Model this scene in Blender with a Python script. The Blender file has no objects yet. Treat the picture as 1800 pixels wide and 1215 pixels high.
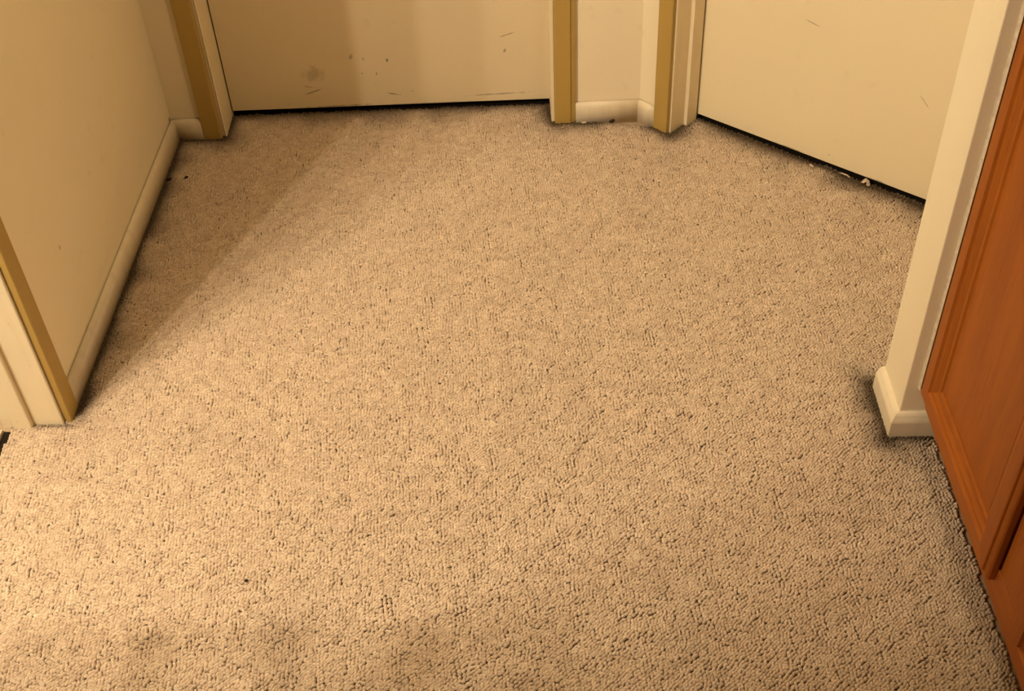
import bpy, bmesh, math, random
import numpy as np
from mathutils import Vector, Matrix

random.seed(7)
rng = np.random.default_rng(11)
SC = bpy.context.scene
COL = SC.collection

# ------------------------------------------------------------------ camera
cam_d = bpy.data.cameras.new('camera')
cam_d.sensor_width = 36.0
cam_d.lens = 2090.0 / 1800.0 * 36.0
cam_d.clip_start = 0.02
cam = bpy.data.objects.new('camera', cam_d)
COL.objects.link(cam)
r = Vector((0.99923668, 0.00741392, -0.0383548))
u = Vector((0.02301497, 0.68161288, 0.73135094))
d = Vector((-0.0315653, 0.73167542, -0.68092196))
M = Matrix((r, u, -d)).transposed().to_4x4()
M.translation = Vector((0, 0, 1.5))
cam.matrix_world = M
SC.camera = cam

# ------------------------------------------------------------------ world, lamps, exposure
SC.view_settings.view_transform = 'Standard'
SC.view_settings.look = 'None'
SC.view_settings.gamma = 1.0
SC.view_settings.exposure = 0.75
SC.view_settings.use_curve_mapping = False
w = bpy.data.worlds.new('world')
w.use_nodes = True
w.node_tree.nodes['Background'].inputs[0].default_value = (1.0, 0.7, 0.45, 1)
w.node_tree.nodes['Background'].inputs[1].default_value = 0.0
SC.world = w

WARM = (1.0, 0.86, 0.64)
BULB_Y = 0.45
BULB_POWER = 25.5
for bxp, gain in ((-1.264, 1.12), (-1.41, 1.02), (-1.558, 0.95), (-1.70, 0.93)):      # bulbs of the bar over the washbasin, room on the left
    l = bpy.data.lights.new('vanity_bulb_light', 'POINT')
    l.energy = BULB_POWER * gain
    l.color = WARM
    l.shadow_soft_size = 0.016
    o = bpy.data.objects.new('vanity_bulb_light', l)
    o.location = (bxp, BULB_Y, 1.90)
    COL.objects.link(o)
l = bpy.data.lights.new('ceiling_lamp_light', 'AREA')        # weak ceiling lamp of the hall
l.shape = 'DISK'
l.size = 0.30
l.energy = 6.2
l.color = (1.0, 0.81, 0.52)
o = bpy.data.objects.new('ceiling_lamp_light', l)
o.location = (0.42, 1.40, 2.34)
COL.objects.link(o)


# ------------------------------------------------------------------ materials
def srgb(r, g, b):
    f = lambda c: ((c / 255 + 0.055) / 1.055) ** 2.4 if c > 10 else c / 255 / 12.92
    return (f(r), f(g), f(b), 1)


class NT:
    def __init__(s, name, rough=0.6, spec=0.4):
        s.m = bpy.data.materials.new(name)
        s.m.use_nodes = True
        s.t = s.m.node_tree
        s.b = s.t.nodes['Principled BSDF']
        s.b.inputs['Roughness'].default_value = rough
        s.b.inputs['Specular IOR Level'].default_value = spec

    def n(s, typ, **kw):
        x = s.t.nodes.new(typ)
        for k, v in kw.items():
            setattr(x, k, v)
        return x

    def link(s, a, b):
        s.t.links.new(a, b)

    def coords(s):
        return s.n('ShaderNodeTexCoord').outputs['Object']

    def mapped(s, vec, loc=(0, 0, 0), rot=(0, 0, 0), scale=(1, 1, 1), typ='POINT'):
        mp = s.n('ShaderNodeMapping', vector_type=typ)
        mp.inputs['Location'].default_value = loc
        mp.inputs['Rotation'].default_value = rot
        mp.inputs['Scale'].default_value = scale
        s.link(vec, mp.inputs['Vector'])
        return mp.outputs['Vector']

    def noise(s, vec, scale, detail=3, rough=0.55, dist=0.0):
        x = s.n('ShaderNodeTexNoise')
        x.inputs['Scale'].default_value = scale
        x.inputs['Detail'].default_value = detail
        x.inputs['Roughness'].default_value = rough
        x.inputs['Distortion'].default_value = dist
        s.link(vec, x.inputs['Vector'])
        return x.outputs['Fac']

    def rng(s, v, a, b, c=0.0, e=1.0):
        x = s.n('ShaderNodeMapRange')
        x.inputs['From Min'].default_value = a
        x.inputs['From Max'].default_value = b
        x.inputs['To Min'].default_value = c
        x.inputs['To Max'].default_value = e
        s.link(v, x.inputs['Value'])
        return x.outputs['Result']

    def math(s, op, a, b=None):
        x = s.n('ShaderNodeMath', operation=op)
        for i, v in enumerate((a, b)):
            if v is None:
                continue
            if isinstance(v, (int, float)):
                x.inputs[i].default_value = v
            else:
                s.link(v, x.inputs[i])
        return x.outputs[0]

    def mix(s, fac, a, b, mode='MIX'):
        x = s.n('ShaderNodeMix', data_type='RGBA', blend_type=mode)
        for sock, v in ((x.inputs[0], fac), (x.inputs[6], a), (x.inputs[7], b)):
            if isinstance(v, (int, float, tuple)):
                sock.default_value = v
            else:
                s.link(v, sock)
        return x.outputs[2]

    def bump(s, h, strength, dist=0.001):
        x = s.n('ShaderNodeBump')
        x.inputs['Strength'].default_value = strength
        x.inputs['Distance'].default_value = dist
        s.link(h, x.inputs['Height'])
        s.link(x.outputs['Normal'], s.b.inputs['Normal'])

    def color(s, c):
        if isinstance(c, tuple):
            s.b.inputs['Base Color'].default_value = c
        else:
            s.link(c, s.b.inputs['Base Color'])


def marks(t, vec, base, specs, dark, side=False):
    """scuffs and spots: (centre, rotation about the surface normal, half-length, half-width, strength), surface seen as (u, v)"""
    if side:
        vec = t.mapped(vec, rot=(0, 0, -math.pi / 2))
    wob = t.noise(vec, 60, 2)
    cur = base
    for (cu, cv, ang, hl, hw, st) in specs:
        v = t.mapped(vec, loc=(cu, 0, cv), rot=(0, -ang, 0), scale=(hl, 1e3, hw), typ='TEXTURE')
        ln = t.n('ShaderNodeVectorMath', operation='LENGTH')
        t.link(v, ln.inputs[0])
        k = t.math('ADD', ln.outputs['Value'], t.rng(wob, 0.3, 0.7, -0.35, 0.35))
        cur = t.mix(t.rng(k, 0.35, 1.0, st, 0.0), cur, dark)
    return cur


CREAM = (0.85, 0.745, 0.535, 1)
CREAM_DOOR = (0.78, 0.66, 0.44, 1)
OCHRE = (0.43, 0.285, 0.075, 1)
DIRT = (0.10, 0.06, 0.03, 1)


def mat_wall(name, base, specs=(), side=False):
    t = NT(name, 0.55, 0.3)
    v = t.coords()
    n1 = t.noise(v, 2.2, 3)
    c = t.mix(t.rng(n1, 0.35, 0.7, 0, 0.35), base, (base[0] * .93, base[1] * .90, base[2] * .86, 1))
    c = t.mix(t.rng(t.noise(v, 24, 4), 0.62, 0.85, 0, 0.12), c, DIRT)
    if specs:
        c = marks(t, v, c, specs, DIRT, side)
    t.color(c)
    t.bump(t.noise(v, 160, 3), 0.25, 0.0012)
    return t.m


def mat_paint(name, base, rough=0.38, wear=0.25):
    t = NT(name, rough, 0.45)
    v = t.coords()
    st = t.mapped(v, scale=(1, 1, 0.12))
    n1 = t.noise(st, 45, 4)
    c = t.mix(t.rng(n1, 0.5, 0.8, 0, wear), base, (base[0] * .72, base[1] * .66, base[2] * .58, 1))
    c = t.mix(t.rng(t.noise(v, 90, 3), 0.66, 0.78, 0, 0.18), c, DIRT)
    t.color(c)
    t.bump(n1, 0.15, 0.001)
    return t.m


def mat_plain(name, base, rough=0.7, spec=0.3, nscale=60, amt=0.3):
    t = NT(name, rough, spec)
    v = t.coords()
    c = t.mix(t.rng(t.noise(v, nscale, 3), 0.3, 0.7, 0, amt), base, (base[0] * .6, base[1] * .55, base[2] * .5, 1))
    t.color(c)
    return t.m


def mat_oak(name, along):
    """honey oak; grain runs along local axis 'y' or 'z'"""
    t = NT(name, 0.45, 0.3)
    v = t.coords()
    sc = (1, 1, 0.07) if along == 'z' else (1, 0.07, 1)
    g = t.mapped(v, scale=sc)
    big = t.noise(g, 22, 4, 0.6, 0.6)
    fine = t.noise(g, 260, 3, 0.6)
    c = t.mix(t.rng(big, 0.35, 0.68), (0.385, 0.110, 0.009, 1), (0.30, 0.077, 0.006, 1))
    c = t.mix(t.rng(fine, 0.55, 0.75, 0, 0.55), c, (0.17, 0.040, 0.006, 1))
    t.color(c)
    t.bump(fine, 0.25, 0.0006)
    return t.m


M_WALL_L = mat_wall('painted_wall_left', CREAM, ((1.648, 0.228, 1.2, 0.006, 0.0025, 0.8), (1.86, 0.118, 1.1, 0.012, 0.0015, 0.35), (2.02, 0.09, 1.0, 0.004, 0.0015, 0.4),
    (2.345, 0.052, 0.5, 0.006, 0.005, 0.8)), True)
M_WALL = mat_wall('painted_wall', CREAM)
M_CEIL = mat_wall('painted_ceiling', (0.82, 0.78, 0.70, 1))
M_BASE = mat_paint('baseboard_paint', (0.76, 0.65, 0.47, 1), 0.5, 0.35)
M_CASE = mat_paint('ochre_trim_paint', OCHRE, 0.36, 0.12)
M_JAMB = mat_paint('cream_trim_paint', (0.80, 0.68, 0.46, 1), 0.38, 0.2)
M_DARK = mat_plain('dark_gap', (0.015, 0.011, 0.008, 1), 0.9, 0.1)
M_OAKZ = mat_oak('oak_vertical_grain', 'z')
M_OAKY = mat_oak('oak_horizontal_grain', 'y')
M_CAULK = mat_plain('caulk', (0.72, 0.60, 0.45, 1), 0.6, 0.3, 90, 0.6)
M_TOP = mat_plain('laminate_top', (0.62, 0.55, 0.45, 1), 0.4, 0.4)
M_VINYL = mat_plain('vinyl_floor', (0.25, 0.20, 0.15, 1), 0.45, 0.4, 14)
M_METAL = mat_plain('worn_metal_strip', (0.55, 0.45, 0.32, 1), 0.4, 0.5, 40)
M_CHIP = mat_plain('white_paint_chip', (0.56, 0.44, 0.32, 1), 0.8, 0.2, 120, 0.4)
M_CRUMB = mat_plain('dark_crumb', (0.045, 0.025, 0.015, 1), 0.9, 0.2)


# ------------------------------------------------------------------ mesh helpers
def finish(name, bm, mat, parent=None, smooth=False, kind=None):
    bmesh.ops.recalc_face_normals(bm, faces=bm.faces[:])
    me = bpy.data.meshes.new(name)
    bm.to_mesh(me)
    bm.free()
    me.materials.append(mat)
    if smooth:
        for p in me.polygons:
            p.use_smooth = True
    ob = bpy.data.objects.new(name, me)
    COL.objects.link(ob)
    if parent is not None:
        ob.parent = parent
    if kind:
        ob['kind'] = kind
    return ob


def struct(name, bm, mat, smooth=False):
    return finish(name, bm, mat, None, smooth, 'structure')


def prism(bm, pts, z0, z1):
    lo = [bm.verts.new((x, y, z0)) for x, y in pts]
    hi = [bm.verts.new((x, y, z1)) for x, y in pts]
    n = len(pts)
    for i in range(n):
        bm.faces.new((lo[i], lo[(i + 1) % n], hi[(i + 1) % n], hi[i]))
    bm.faces.new(lo[::-1])
    bm.faces.new(hi)


def box(bm, x0, x1, y0, y1, z0, z1):
    prism(bm, [(x0, y0), (x1, y0), (x1, y1), (x0, y1)], z0, z1)


def bevel(bm, w, seg=2):
    bmesh.ops.bevel(bm, geom=bm.edges[:], offset=w, segments=seg, profile=0.6, affect='EDGES', clamp_overlap=True)


def fr(o, ang):
    """2-D frame: u along the wall, v out towards the hall"""
    ux, uy = math.cos(ang), math.sin(ang)
    vx, vy = uy, -ux
    return lambda a, b: (o[0] + ux * a + vx * b, o[1] + uy * a + vy * b)


def sweep(bm, path, prof, i0, i1):
    """extrude profile (offset towards the hall, z) along path segment i0..i1 with mitred joints; the hall lies right of the path"""
    P = [Vector(p) for p in path]

    def mit(i):
        ds = []
        if i > 0:
            ds.append((P[i] - P[i - 1]).normalized())
        if i < len(P) - 1:
            ds.append((P[i + 1] - P[i]).normalized())
        ns = [Vector((q.y, -q.x)) for q in ds]
        m = sum(ns, Vector((0, 0))).normalized()
        return m / m.dot(ns[0])
    rings = []
    for i in range(i0, i1 + 1):
        m = mit(i)
        rings.append([bm.verts.new((P[i].x + m.x * a, P[i].y + m.y * a, z)) for a, z in prof])
    n = len(prof)
    for a, b in zip(rings[:-1], rings[1:]):
        for k in range(n):
            bm.faces.new((a[k], a[(k + 1) % n], b[(k + 1) % n], b[k]))
    bm.faces.new(rings[0])
    bm.faces.new(rings[-1][::-1])


BB = [(0.001, -0.012), (0.013, -0.012), (0.013, 0.034), (0.0122, 0.040), (0.0095, 0.0455), (0.0055, 0.0485), (0.0018, 0.049)]

# ------------------------------------------------------------------ the setting
BSL = 0.031                                   # the back wall runs a little away to the right
BA = math.atan(BSL)
B0 = (-0.789, 2.340)                          # front line of casings and baseboards on the back wall
bk = fr(B0, BA)                               # bk(u, v): v = -0.013 is the wall face
DA = math.radians(-44.5)
D0 = (0.2480, 2.3383)
dg = fr(D0, DA)

wv = -0.013


def corner():
    p, q = Vector(bk(0, wv)), Vector(dg(0, wv))
    e, g = Vector((math.cos(BA), math.sin(BA))), Vector((math.cos(DA), math.sin(DA)))
    den = e.x * g.y - e.y * g.x
    return p + e * (((q - p).x * g.y - (q - p).y * g.x) / den)


DCOR = tuple(corner())
Z0 = -0.02
bm = bmesh.new()
box(bm, -3.0, 3.1, -5.1, 3.2, -0.12, -0.008)
floor = struct('floor', bm, mat_plain('carpet_backing', (0.42, 0.31, 0.21, 1), 0.95, 0.1, 120))

bm = bmesh.new()
box(bm, -3.0, 3.1, -5.1, 3.2, 2.42, 2.50)
struct('ceiling', bm, M_CEIL)

# left wall: between the near doorway and the back wall, over the doorway, and beside the camera
bm = bmesh.new()
box(bm, -0.970, -0.860, 1.447, 2.60, Z0, 2.42)
box(bm, -0.970, -0.860, 0.59, 1.447, 2.05, 2.42)
box(bm, -0.970, -0.860, -0.7, 0.59, Z0, 2.42)
box(bm, -2.9, -2.8, -5.0, 0.02, Z0, 2.42)
struct('wall_left', bm, M_WALL_L)

# back wall (two pieces and the piece over the door)
wv = -0.013
BT = 0.115
UL0, UL1 = 0.049, 0.809                       # rough opening along the wall
bm = bmesh.new()
prism(bm, [bk(-0.075, wv), bk(UL0 - 0.001, wv), bk(UL0 - 0.001, wv - BT), bk(-0.075, wv - BT)], Z0, 2.42)
prism(bm, [bk(UL1 + 0.012, wv), DCOR, bk(1.06, wv - BT), bk(UL1 + 0.012, wv - BT)], Z0, 2.42)
prism(bm, [bk(UL0 - 0.001, wv), bk(UL1 + 0.012, wv), bk(UL1 + 0.012, wv - BT), bk(UL0 - 0.001, wv - BT)], 2.04, 2.42)
struct('wall_back', bm, M_WALL)

# the corner wall cut across at an angle, with its doorway
bm = bmesh.new()
prism(bm, [DCOR, dg(0.034, wv), dg(0.034, wv - 0.105), dg(-0.066, wv - 0.105)], Z0, 2.42)
prism(bm, [dg(0.034, wv), dg(0.862, wv), dg(0.862, wv - 0.105), dg(0.034, wv - 0.105)], 2.04, 2.42)
prism(bm, [dg(0.862, wv), dg(1.34, wv), dg(1.34, wv - 0.105), dg(0.862, wv - 0.105)], Z0, 2.42)
struct('wall_corner', bm, M_WALL)

# the wall stub on the right and the wall behind the cabinet
bm = bmesh.new()
box(bm, 0.580, 1.33, 1.380, 1.487, Z0, 2.42)
bevel(bm, 0.002, 2)
struct('wall_stub', bm, M_WALL)
bm = bmesh.new()
box(bm, 1.22, 1.33, -0.7, 1.380, Z0, 2.42)
box(bm, 3.0, 3.1, -5.0, -0.7, Z0, 2.42)
box(bm, 1.33, 3.0, -0.8, -0.7, Z0, 2.42)
struct('wall_right', bm, M_WALL)
bm = bmesh.new()
box(bm, -2.9, 3.1, -5.1, -5.0, Z0, 2.42)
struct('wall_front', bm, mat_wall('dark_far_wall_paint', (0.30, 0.25, 0.19, 1)))
# room beyond the left doorway
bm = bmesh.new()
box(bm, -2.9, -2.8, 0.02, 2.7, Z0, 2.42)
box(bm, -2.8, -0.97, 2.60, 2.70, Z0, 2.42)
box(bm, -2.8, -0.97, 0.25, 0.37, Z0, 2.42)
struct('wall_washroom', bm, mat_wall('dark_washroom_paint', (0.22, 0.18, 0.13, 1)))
# closed dark space behind the doors
bm = bmesh.new()
box(bm, -0.97, 1.6, 2.95, 3.0, Z0, 2.42)
box(bm, 1.50, 1.55, 1.30, 2.95, Z0, 2.42)
box(bm, -0.97, -0.90, 2.60, 2.95, Z0, 2.42)
box(bm, 1.33, 1.55, 1.30, 1.38, Z0, 2.42)
struct('wall_beyond', bm, M_WALL)

# baseboards
pathL = [(-0.860, 1.483), (-0.860, bk(-0.071, wv)[1]), bk(0.0, wv)]
bm = bmesh.new()
sweep(bm, pathL, BB, 0, 1)
struct('baseboard_left', bm, M_BASE, True)
bm = bmesh.new()
sweep(bm, pathL, BB, 1, 2)
struct('baseboard_back', bm, M_BASE, True)
pathR = [bk(0.8618, wv), DCOR, dg(0.0, wv)]
bm = bmesh.new()
prof = [(a, z * 0.94) for a, z in BB]
sweep(bm, pathR, prof, 0, 1)
struct('baseboard_corner', bm, M_BASE, True)
bm = bmesh.new()
sweep(bm, pathR, prof, 1, 2)
struct('baseboard_corner_return', bm, M_BASE, True)
BBS = [(-0.001, -0.012), (0.0135, -0.012), (0.0135, 0.030), (0.0125, 0.034), (0.0085, 0.0425), (0.006, 0.0455), (-0.001, 0.047)]
pathS = [(0.580, 1.4875), (0.580, 1.380), (0.760, 1.380)]
pathS = pathS[::-1]
pathS = [(x, y) for x, y in pathS]


def sweep_left(bm, path, prof, i0, i1):
    sweep(bm, path, [(-a, z) for a, z in prof], i0, i1)


bm = bmesh.new()
sweep_left(bm, pathS, BBS, 1, 2)
struct('baseboard_stub', bm, M_BASE)
bm = bmesh.new()
sweep_left(bm, pathS, BBS, 0, 1)
struct('baseboard_stub_front', bm, M_BASE)


# door trim: casing outline in wall coordinates, with jamb and stop as its children
def trim(name, f, casing, jamb, stop, top=2.04, zb=-0.012):
    bm = bmesh.new()
    prism(bm, [f(*p) for p in casing], zb, top)
    o = struct(name, bm, M_CASE)
    bm = bmesh.new()
    prism(bm, [f(*p) for p in jamb], zb, top)
    finish('jamb', bm, M_JAMB, o)
    if stop:
        bm = bmesh.new()
        prism(bm, [f(*p) for p in stop], zb + 0.004, top)
        finish('door_stop', bm, M_JAMB, o)
    return o


# back door, left side: casing 41 mm, reveal, jamb
trim('trim_1', bk,
     [(0.0, wv), (0.0, -0.0015), (0.0015, 0.0), (0.0385, 0.0), (0.0415, -0.003), (0.0415, wv)],
     [(0.047, wv - 0.002), (0.047, -0.011), (0.0485, -0.0095), (0.0510, -0.0115), (0.0510, -0.128), (0.046, -0.128)], None)
# back door, right side: flat and a thin outer lip
trim('trim_2', bk,
     [(0.8140, wv), (0.8140, -0.002), (0.8160, 0.0), (0.8500, 0.0), (0.8510, -0.003), (0.8610, -0.005), (0.8615, wv)],
     [(0.8060, -0.128), (0.8060, -0.0150), (0.8070, -0.0095), (0.8135, -0.0095), (0.8135, -0.128)], None)
# corner door, left side
trim('trim_3', dg,
     [(0.0, wv), (0.0, -0.0015), (0.0015, 0.0), (0.0370, 0.0), (0.0385, -0.0015), (0.0385, wv)],
     [(0.0345, wv - 0.001), (0.0430, -0.0075), (0.0445, -0.009), (0.0445, -0.118), (0.0345, -0.118)],
     [(0.0440, -0.0550), (0.0530, -0.0550), (0.0540, -0.0560), (0.0540, -0.090), (0.0440, -0.090)])
# corner door, right side (behind the wall stub)
trim('trim_4', dg,
     [(0.856, wv), (0.856, 0.0), (0.900, 0.0), (0.900, wv)],
     [(0.846, -0.009), (0.846, -0.118), (0.862, -0.118), (0.862, -0.009)], None)
# left doorway, far side: u runs along +y from the jamb face, v towards the hall
lf = lambda a, b: (-0.860 + b, 1.4375 + a)
trim('trim_5', lf,
     [(0.0060, 0.0005), (0.0060, 0.0110), (0.0075, 0.0125), (0.0440, 0.0125), (0.0455, 0.0110), (0.0455, 0.0005)],
     [(0.0, -0.0025), (0.0012, -0.0010), (0.0095, -0.0010), (0.0095, -0.1105), (0.0, -0.1105)],
     [(0.0010, -0.0545), (-0.0085, -0.0545), (-0.0100, -0.0560), (-0.0100, -0.0870), (-0.0085, -0.0885), (0.0010, -0.0885)])
nf = lambda a, b: (-0.860 + b, 0.60 - a)
trim('trim_6', nf,
     [(0.0060, 0.0005), (0.0060, 0.0125), (0.0455, 0.0125), (0.0455, 0.0005)],
     [(0.0, -0.0010), (0.0095, -0.0010), (0.0095, -0.1105), (0.0, -0.1105)], None)

# doors: flat slabs hanging a finger's width above the carpet
def slab(name, p0, p1, th, z0, z1, mat):
    a, b = Vector(p0), Vector(p1)
    L = (b - a).length
    bm = bmesh.new()
    box(bm, 0, L, 0, th, z0, z1)
    bevel(bm, 0.0012, 1)
    ob = struct(name, bm, mat)
    ob.location = (a.x, a.y, 0)
    ob.rotation_euler = (0, 0, math.atan2(b.y - a.y, b.x - a.x))
    return ob


M_DOOR1 = mat_wall('cream_door_paint', CREAM_DOOR, (
    (0.205, 0.100, 0.3, 0.030, 0.022, 0.28), (0.20, 0.055, 0.32, 0.030, 0.0022, 0.75), (0.19, 0.068, -0.2, 0.012, 0.0018, 0.5),
    (0.385, 0.041, -0.22, 0.017, 0.0022, 0.8), (0.430, 0.046, 0.3, 0.004, 0.002, 0.6), (0.38, 0.130, 1.3, 0.0055, 0.0035, 0.7),
    (0.352, 0.096, 1.2, 0.005, 0.003, 0.55), (0.325, 0.134, 1.2, 0.006, 0.003, 0.4), (0.298, 0.142, 1.0, 0.010, 0.005, 0.45),
    (0.319, 0.098, 1.0, 0.004, 0.003, 0.4), (0.652, 0.143, 1.2, 0.007, 0.004, 0.65), (0.658, 0.182, 0.3, 0.022, 0.0016, 0.7),
    (0.63, 0.030, 0.02, 0.09, 0.0022, 0.5), (0.25, 0.014, 0.02, 0.10, 0.003, 0.45), (0.5, 0.012, 0.0, 0.2, 0.003, 0.35)))
slab('door_1', (-0.7383, 2.4385), (0.0176, 2.4520), 0.035, 0.011, 2.03, M_DOOR1)
M_DOOR2 = mat_wall('cream_corner_door_paint', (0.83, 0.71, 0.475, 1), (
    (0.255, 0.315, -0.18, 0.020, 0.0014, 0.6), (0.515, 0.225, -0.75, 0.022, 0.0013, 0.45), (0.24, 0.012, 0.0, 0.05, 0.002, 0.5),
    (0.335, 0.03, 0.0, 0.004, 0.002, 0.5), (0.45, 0.012, 0.0, 0.03, 0.002, 0.5)))
slab('door_2', (0.3512, 2.3710), (0.9240, 1.9020), 0.035, 0.010, 2.03, M_DOOR2)

# black strips under the two doors, shade of the gap put into their colour
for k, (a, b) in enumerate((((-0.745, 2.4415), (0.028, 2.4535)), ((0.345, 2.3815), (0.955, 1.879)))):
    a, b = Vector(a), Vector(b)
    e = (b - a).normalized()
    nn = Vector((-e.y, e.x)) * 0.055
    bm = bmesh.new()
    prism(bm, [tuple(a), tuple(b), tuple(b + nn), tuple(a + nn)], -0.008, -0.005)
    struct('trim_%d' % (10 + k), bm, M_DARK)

# floor strip and vinyl of the room on the left
bm = bmesh.new()
box(bm, -2.8, -0.985, 0.37, 2.6, -0.008, -0.003)
struct('trim_7', bm, M_VINYL)
bm = bmesh.new()
box(bm, -0.985, -0.9655, 0.61, 1.425, -0.008, 0.001)
bevel(bm, 0.002, 2)
struct('trim_8', bm, M_METAL)
bm = bmesh.new()
box(bm, -0.9655, -0.953, 0.61, 1.425, -0.008, -0.0065)
struct('trim_9', bm, M_DARK)

# ------------------------------------------------------------------ carpet: loop pile as real loops
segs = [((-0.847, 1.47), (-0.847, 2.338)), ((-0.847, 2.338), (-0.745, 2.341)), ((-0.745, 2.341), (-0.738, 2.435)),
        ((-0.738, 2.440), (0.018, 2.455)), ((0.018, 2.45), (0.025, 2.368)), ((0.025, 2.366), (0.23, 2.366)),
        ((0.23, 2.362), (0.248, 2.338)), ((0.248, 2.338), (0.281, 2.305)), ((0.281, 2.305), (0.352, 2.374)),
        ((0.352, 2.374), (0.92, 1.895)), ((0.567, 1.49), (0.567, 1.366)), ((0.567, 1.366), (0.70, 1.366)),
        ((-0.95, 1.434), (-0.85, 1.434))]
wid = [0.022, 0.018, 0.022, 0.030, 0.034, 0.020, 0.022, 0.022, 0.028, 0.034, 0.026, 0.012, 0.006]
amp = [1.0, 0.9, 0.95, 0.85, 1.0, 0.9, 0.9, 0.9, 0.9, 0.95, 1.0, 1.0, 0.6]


def vnoise(x, y, s, seed):
    g = np.random.default_rng(seed).random((64, 64))
    xs, ys = x / s + 500.0, y / s + 500.0
    xi, yi = np.floor(xs).astype(int), np.floor(ys).astype(int)
    fx, fy = xs - xi, ys - yi
    fx, fy = fx * fx * (3 - 2 * fx), fy * fy * (3 - 2 * fy)
    G = lambda a, b: g[a % 64, b % 64]
    return (G(xi, yi) * (1 - fx) + G(xi + 1, yi) * fx) * (1 - fy) + (G(xi, yi + 1) * (1 - fx) + G(xi + 1, yi + 1) * fx) * fy


px_, py_ = 0.0060, 0.0046
ang = math.radians(40)
ca, sa = math.cos(ang), math.sin(ang)
R_ = 2.6
iu = np.arange(-R_, R_, px_)
iv = np.arange(-R_, R_, py_)
U, V = np.meshgrid(iu, iv)
U = U + (np.arange(len(iv)) % 2)[:, None] * px_ * 0.5
U = U.ravel()
V = V.ravel()
X = U * ca - V * sa
Y = U * sa + V * ca
keep = (X > -0.952) & (X < 1.06) & (Y > 0.62) & (Y < 2.56)
keep &= (X > -0.864) | (Y < 1.437)


def inside(px, py, poly):
    c = np.zeros(len(px), bool)
    n = len(poly)
    for i in range(n):
        x1, y1 = poly[i]
        x2, y2 = poly[(i + 1) % n]
        t = ((y1 > py) != (y2 > py)) & (px < (x2 - x1) * (py - y1) / (y2 - y1 + 1e-12) + x1)
        c ^= t
    return c


keep &= ~((X > 0.640) & (Y < 1.380))
keep &= ~((X > 0.578) & (Y > 1.380) & (Y < 1.486))
keep &= inside(X, Y, [(-0.96, 0.5), (0.70, 0.5), (0.70, 1.37), (1.14, 1.40), (1.10, 1.75), (0.955, 1.879), (0.352, 2.376), (0.27, 2.335),
                      (0.03, 2.385), (0.03, 2.4535), (-0.75, 2.4415), (-0.75, 2.355), (-0.865, 2.355), (-0.865, 1.45), (-0.96, 1.45)])
X = X[keep]
Y = Y[keep]
N = len(X)
wx = (vnoise(X, Y, 0.022, 1) - 0.5) * 0.006
wy = (vnoise(X, Y, 0.022, 2) - 0.5) * 0.006
X = X + wx + rng.normal(0, 0.0007, N)
Y = Y + wy + rng.normal(0, 0.0007, N)
dirt = np.zeros(N)
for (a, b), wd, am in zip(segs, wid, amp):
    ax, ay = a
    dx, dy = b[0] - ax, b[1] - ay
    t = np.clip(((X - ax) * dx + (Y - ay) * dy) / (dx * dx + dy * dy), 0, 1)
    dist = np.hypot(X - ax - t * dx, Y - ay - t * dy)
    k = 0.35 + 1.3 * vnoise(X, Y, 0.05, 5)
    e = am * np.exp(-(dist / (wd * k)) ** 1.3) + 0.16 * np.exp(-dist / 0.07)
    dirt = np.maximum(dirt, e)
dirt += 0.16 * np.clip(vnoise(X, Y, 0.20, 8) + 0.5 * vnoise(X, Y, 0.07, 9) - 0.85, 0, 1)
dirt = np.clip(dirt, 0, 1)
tone = np.clip(0.5 + 0.22 * rng.normal(0, 1, N) + 0.5 * (vnoise(X, Y, 0.012, 12) - 0.5), 0, 1)

# one loop: a low dome of six sides, longer than wide
ring = np.arange(6) * math.pi / 3
base = np.c_[np.cos(ring) * 1.0, np.sin(ring) * 1.0, np.full(6, -1.0)]
mid = np.c_[np.cos(ring + 0.5) * 0.72, np.sin(ring + 0.5) * 0.72, np.full(6, 0.45)]
unit = np.vstack([base, mid, [[0, 0, 1.0]]])
tris = []
for i in range(6):
    j = (i + 1) % 6
    tris += [(i, j, 6 + i), (j, 6 + j, 6 + i), (6 + i, 6 + j, 12)]
tris = np.array(tris)
la = rng.normal(ang, 0.45, N)
lx = 0.0045 * rng.uniform(0.85, 1.15, N)
ly = 0.0028 * rng.uniform(0.85, 1.15, N)
hz = 0.0022 * rng.uniform(0.8, 1.2, N)
worn = 1 - 0.25 * vnoise(X, Y, 0.3, 21)
vx = unit[None, :, 0] * lx[:, None]
vy = unit[None, :, 1] * ly[:, None]
vz = unit[None, :, 2] * (hz * worn)[:, None]
cs, sn = np.cos(la)[:, None], np.sin(la)[:, None]
tx = rng.normal(0, 0.22, N)[:, None]
co = np.empty((N, 13, 3))
co[..., 0] = X[:, None] + vx * cs - vy * sn + np.maximum(vz, 0) * tx
co[..., 1] = Y[:, None] + vx * sn + vy * cs + np.maximum(vz, 0) * tx * 0.7
co[..., 2] = -0.0030 + vz
me = bpy.data.meshes.new('carpet_pile')
F = (tris[None] + (np.arange(N) * 13)[:, None, None]).reshape(-1, 3)
me.vertices.add(N * 13)
me.vertices.foreach_set('co', co.ravel())
me.loops.add(len(F) * 3)
me.loops.foreach_set('vertex_index', F.ravel().astype(np.int32))
me.polygons.add(len(F))
me.polygons.foreach_set('loop_start', np.arange(len(F), dtype=np.int32) * 3)
me.polygons.foreach_set('use_smooth', np.ones(len(F), bool))
me.update(calc_edges=True)
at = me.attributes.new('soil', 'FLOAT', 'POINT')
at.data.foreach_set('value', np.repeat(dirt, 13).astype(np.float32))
at = me.attributes.new('tone', 'FLOAT', 'POINT')
at.data.foreach_set('value', np.repeat(tone, 13).astype(np.float32))
t = NT('beige_loop_pile', 0.95, 0.12)
a1 = t.n('ShaderNodeAttribute', attribute_name='soil')
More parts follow.
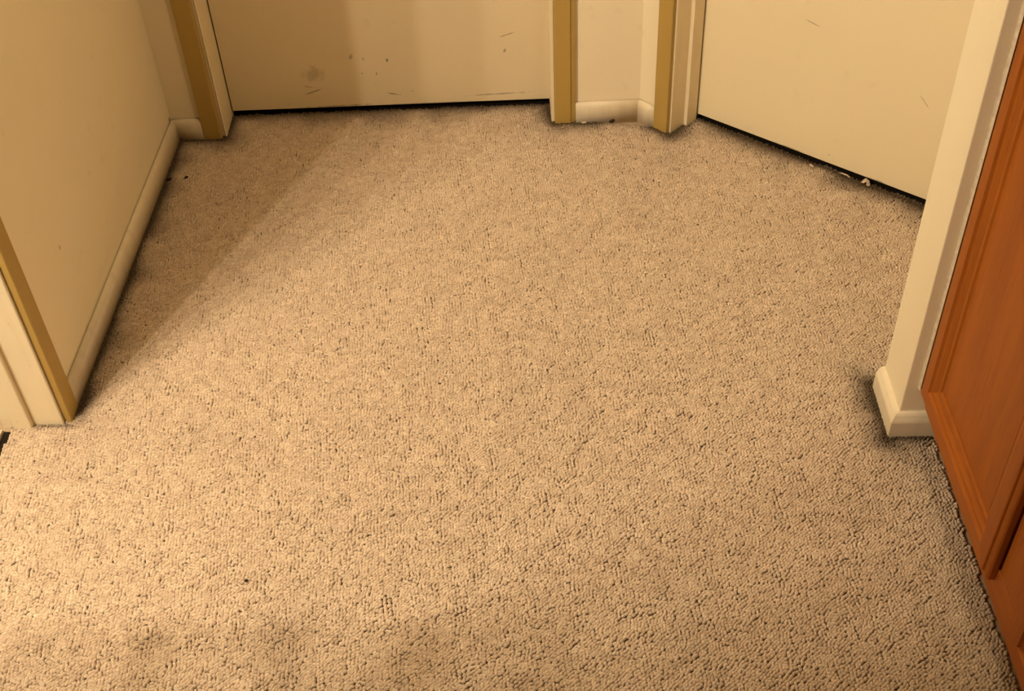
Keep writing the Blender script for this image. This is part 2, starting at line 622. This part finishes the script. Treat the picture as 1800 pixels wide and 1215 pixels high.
a2 = t.n('ShaderNodeAttribute', attribute_name='tone')
CARPET_A = (0.51, 0.385, 0.275, 1)
CARPET_B = (0.69, 0.545, 0.405, 1)
c = t.mix(a2.outputs['Fac'], CARPET_A, CARPET_B)
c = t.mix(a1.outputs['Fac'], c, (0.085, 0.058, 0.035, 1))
t.color(c)
me.materials.append(t.m)
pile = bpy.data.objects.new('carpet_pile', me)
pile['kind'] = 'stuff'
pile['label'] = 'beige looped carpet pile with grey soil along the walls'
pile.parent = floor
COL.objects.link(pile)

# ------------------------------------------------------------------ oak cabinet on the right
cab = bpy.data.objects.new('cabinet', None)
cab.location = (0.90, 0.60, 0)
COL.objects.link(cab)
cab['label'] = 'honey oak base cabinet with recessed panel doors against the wall stub'
cab['category'] = 'cabinet'


def cpart(name, bm, mat, parent=None, label=None):
    par = parent or cab
    ob = finish(name, bm, mat, par)
    ob.matrix_parent_inverse = Matrix.Translation(-Vector(cab.location)) if par is cab else Matrix.Identity(4)
    if label:
        ob['label'] = label
    return ob


XF = 0.616
bm = bmesh.new()
box(bm, XF + 0.019, 1.215, -0.60, 1.372, 0.063, 0.82)
box(bm, XF + 0.070, 1.215, -0.60, 1.372, -0.008, 0.063)
cpart('body', bm, M_OAKZ)
# face frame: rails along, stiles up, a slit between the two bays
bm = bmesh.new()
box(bm, XF, XF + 0.018, -0.60, 1.372, 0.063, 0.122)
bevel(bm, 0.0015, 1)
cpart('bottom_rail', bm, M_OAKY)
bm = bmesh.new()
box(bm, XF, XF + 0.018, -0.60, 1.372, 0.785, 0.82)
cpart('top_rail', bm, M_OAKY)
for y0, y1 in ((1.332, 1.372), (1.0045, 1.04), (0.87, 0.9955), (0.49, 0.55), (-0.01, 0.05), (-0.60, -0.55)):
    bm = bmesh.new()
    box(bm, XF + 0.0005, XF + 0.0185, y0, y1, 0.1225, 0.7845)
    cpart('stile', bm, M_OAKZ)
bm = bmesh.new()
box(bm, 0.585, 1.218, -0.62, 1.376, 0.8205, 0.858)
bevel(bm, 0.006, 3)
cpart('countertop', bm, M_TOP)


def cab_door(y0, y1, z0, z1, x):
    """front face at x, thickness 18 mm; far edge y1; stiles, rails with a moulded inner edge and a raised panel"""
    root = bpy.data.objects.new('door', None)
    COL.objects.link(root)
    root.parent = cab
    root.matrix_parent_inverse = Matrix.Translation(-Vector(cab.location))
    root.location = (x, (y0 + y1) / 2, z0)

    def put(name, bm, mat):
        for v in bm.verts:
            v.co -= Vector((x, (y0 + y1) / 2, z0))
        return finish(name, bm, mat, root)
    W = 0.038
    # members as mitred extrusions of one moulded section: (distance from outer edge, depth from the front)
    sec = [(0.0, 0.018), (0.0, 0.0095), (0.0015, 0.0070), (0.0050, 0.0050), (0.0095, 0.0042), (0.0102, 0.0012), (0.0125, 0.0),
           (W - 0.001, 0.0), (W, 0.0020), (W + 0.0015, 0.0045), (W + 0.006, 0.0055), (W + 0.0135, 0.0120), (W + 0.0155, 0.0095),
           (W + 0.0205, 0.0100), (W + 0.0225, 0.0135), (W + 0.030, 0.0140), (W + 0.030, 0.018)]
    cor = [(y0, z0, 1, 1), (y1, z0, -1, 1), (y1, z1, -1, -1), (y0, z1, 1, -1)]
    for k in range(4):
        a, b = cor[k], cor[(k + 1) % 4]
        bm = bmesh.new()
        ra = [bm.verts.new((x + dd, a[0] + a[2] * s, a[1] + a[3] * s)) for s, dd in sec]
        rb = [bm.verts.new((x + dd, b[0] + b[2] * s, b[1] + b[3] * s)) for s, dd in sec]
        n = len(sec)
        for i in range(n):
            bm.faces.new((ra[i], ra[(i + 1) % n], rb[(i + 1) % n], rb[i]))
        bm.faces.new(ra)
        bm.faces.new(rb[::-1])
        put(('rail', 'stile', 'rail', 'stile')[k], bm, (M_OAKY, M_OAKZ, M_OAKY, M_OAKZ)[k])
    bm = bmesh.new()
    q = W + 0.0296
    box(bm, x + 0.0136, x + 0.0175, y0 + q, y1 - q, z0 + q, z1 - q)
    put('panel', bm, M_OAKZ)
    return root


cab_door(1.000, 1.370, 0.100, 0.775, 0.597)
cab_door(0.530, 0.905, 0.100, 0.775, 0.597)
cab_door(0.030, 0.490, 0.100, 0.775, 0.597)
cab_door(-0.57, -0.010, 0.100, 0.775, 0.597)

# paint smear / caulk where the cabinet meets the wall stub
bm = bmesh.new()
zs = np.arange(0.10, 0.86, 0.006)
prev = None
for i, z in enumerate(zs):
    wdt = 0.0008 + 0.0016 * abs(math.sin(i * 0.37) * math.sin(i * 0.11 + 1.0)) + random.uniform(0, 0.0008)
    x1 = 0.6005
    p = [bm.verts.new(c) for c in ((x1 - wdt, 1.3798, z), (x1, 1.3785, z), (x1 + 0.001, 1.3725, z), (x1 + 0.001, 1.3802, z))]
    if prev:
        for k in range(4):
            bm.faces.new((prev[k], prev[(k + 1) % 4], p[(k + 1) % 4], p[k]))
    prev = p
cpart('caulk_bead', bm, M_CAULK, None, 'pale ragged paint bead along the edge')

# unseen shelf inside the left doorway, added to shade the near-left carpet
cnt = bpy.data.objects.new('shadow_shelf', None)
cnt.location = (-0.972, 0.53, 1.06)
COL.objects.link(cnt)
cnt['label'] = 'unseen narrow shelf on two brackets, added inside the left doorway to shade the carpet'
cnt['category'] = 'shelf'
for nm, dims, mt in (('board', (-1.075, -0.9705, 0.39, 0.688, 1.082, 1.10), M_OAKY), ('bracket', (-1.04, -0.9705, 0.42, 0.432, 1.02, 1.0815), M_METAL),
                     ('bracket', (-1.04, -0.9705, 0.56, 0.572, 1.02, 1.0815), M_METAL)):
    bm = bmesh.new()
    box(bm, *dims)
    bevel(bm, 0.002, 2)
    ob = finish(nm, bm, mt, cnt)
    ob.matrix_parent_inverse = Matrix.Translation(-Vector(cnt.location))


# ------------------------------------------------------------------ crumbs and chips lying on the carpet
def chip(name, x, y, pts, label, cat, mat, th=0.0006, curl=0.002, z=0.0012):
    bm = bmesh.new()
    top = [bm.verts.new((a, b, curl * k)) for a, b, k in pts]
    f = bm.faces.new(top)
    bmesh.ops.triangulate(bm, faces=[f])
    ex = bmesh.ops.extrude_face_region(bm, geom=bm.faces[:])
    bmesh.ops.translate(bm, verts=[v for v in ex['geom'] if isinstance(v, bmesh.types.BMVert)], vec=(0, 0, th))
    ob = finish(name, bm, mat)
    ob.location = (x, y, z)
    ob['label'] = label
    ob['category'] = cat
    return ob


chip('paint_chip', 0.679, 2.090, [(-.009, .003, .4), (-.004, .008, 2.0), (.002, .010, 3.6), (.008, .003, 2.4), (.009, -.006, .2), (.005, -.012, .5), (-.001, -.010, 1.6), (.001, -.002, 3.2), (-.004, -.002, 1.4)],
     'crumpled white paint chip, biggest scrap on carpet under the corner door', 'paint chip', M_CHIP)
chip('paint_chip', 0.6405, 2.122, [(-.011, .009, .3), (-.003, .005, 1.5), (.005, -.001, 1.6), (.011, -.008, .3), (.010, -.010, .2), (.003, -.0025, 1.0), (-.005, .0035, 1.0)],
     'thin curved white sliver on carpet just left of the crumpled chip', 'paint chip', M_CHIP)
chip('paint_chip', 0.577, 2.160, [(-.004, .006, .3), (.0, .006, 1.0), (.005, -.004, .6), (.002, -.006, .2)],
     'tiny white flake farthest left along the corner door bottom', 'paint chip', M_CHIP)
chip('paint_chip', 0.0905, 2.359, [(-.006, .0, .2), (-.001, .003, .8), (.005, .001, 1.0), (.006, -.002, .3), (-.002, -.003, .2)],
     'small bright white chip on carpet below the baseboard between the two doors', 'paint chip', M_CHIP)


def crumb(x, y, s, label):
    bm = bmesh.new()
    bmesh.ops.create_icosphere(bm, subdivisions=2, radius=1)
    for v in bm.verts:
        q = 1 + 0.45 * math.sin(v.co.x * 5 + x * 91) * math.cos(v.co.y * 4 + y * 57)
        v.co = Vector((v.co.x * s[0] * q, v.co.y * s[1] * q, v.co.z * s[2] * q))
    ob = finish('crumb', bm, M_CRUMB, None, True)
    ob.location = (x, y, 0.001)
    ob.rotation_euler = (0, 0, 0.5)
    ob['label'] = label
    ob['category'] = 'crumb'


crumb(-0.836, 2.180, (0.0055, 0.003, 0.003), 'dark crumb touching the left baseboard near the far corner')
crumb(-0.799, 2.185, (0.0045, 0.0025, 0.0025), 'dark crumb on open carpet right of the left baseboard crumb')
crumb(-0.476, 1.0925, (0.0028, 0.0022, 0.002), 'lone black speck on carpet in the lower left')
crumb(0.1555, 2.364, (0.0075, 0.003, 0.003), 'black lump wedged under the middle of the short baseboard')
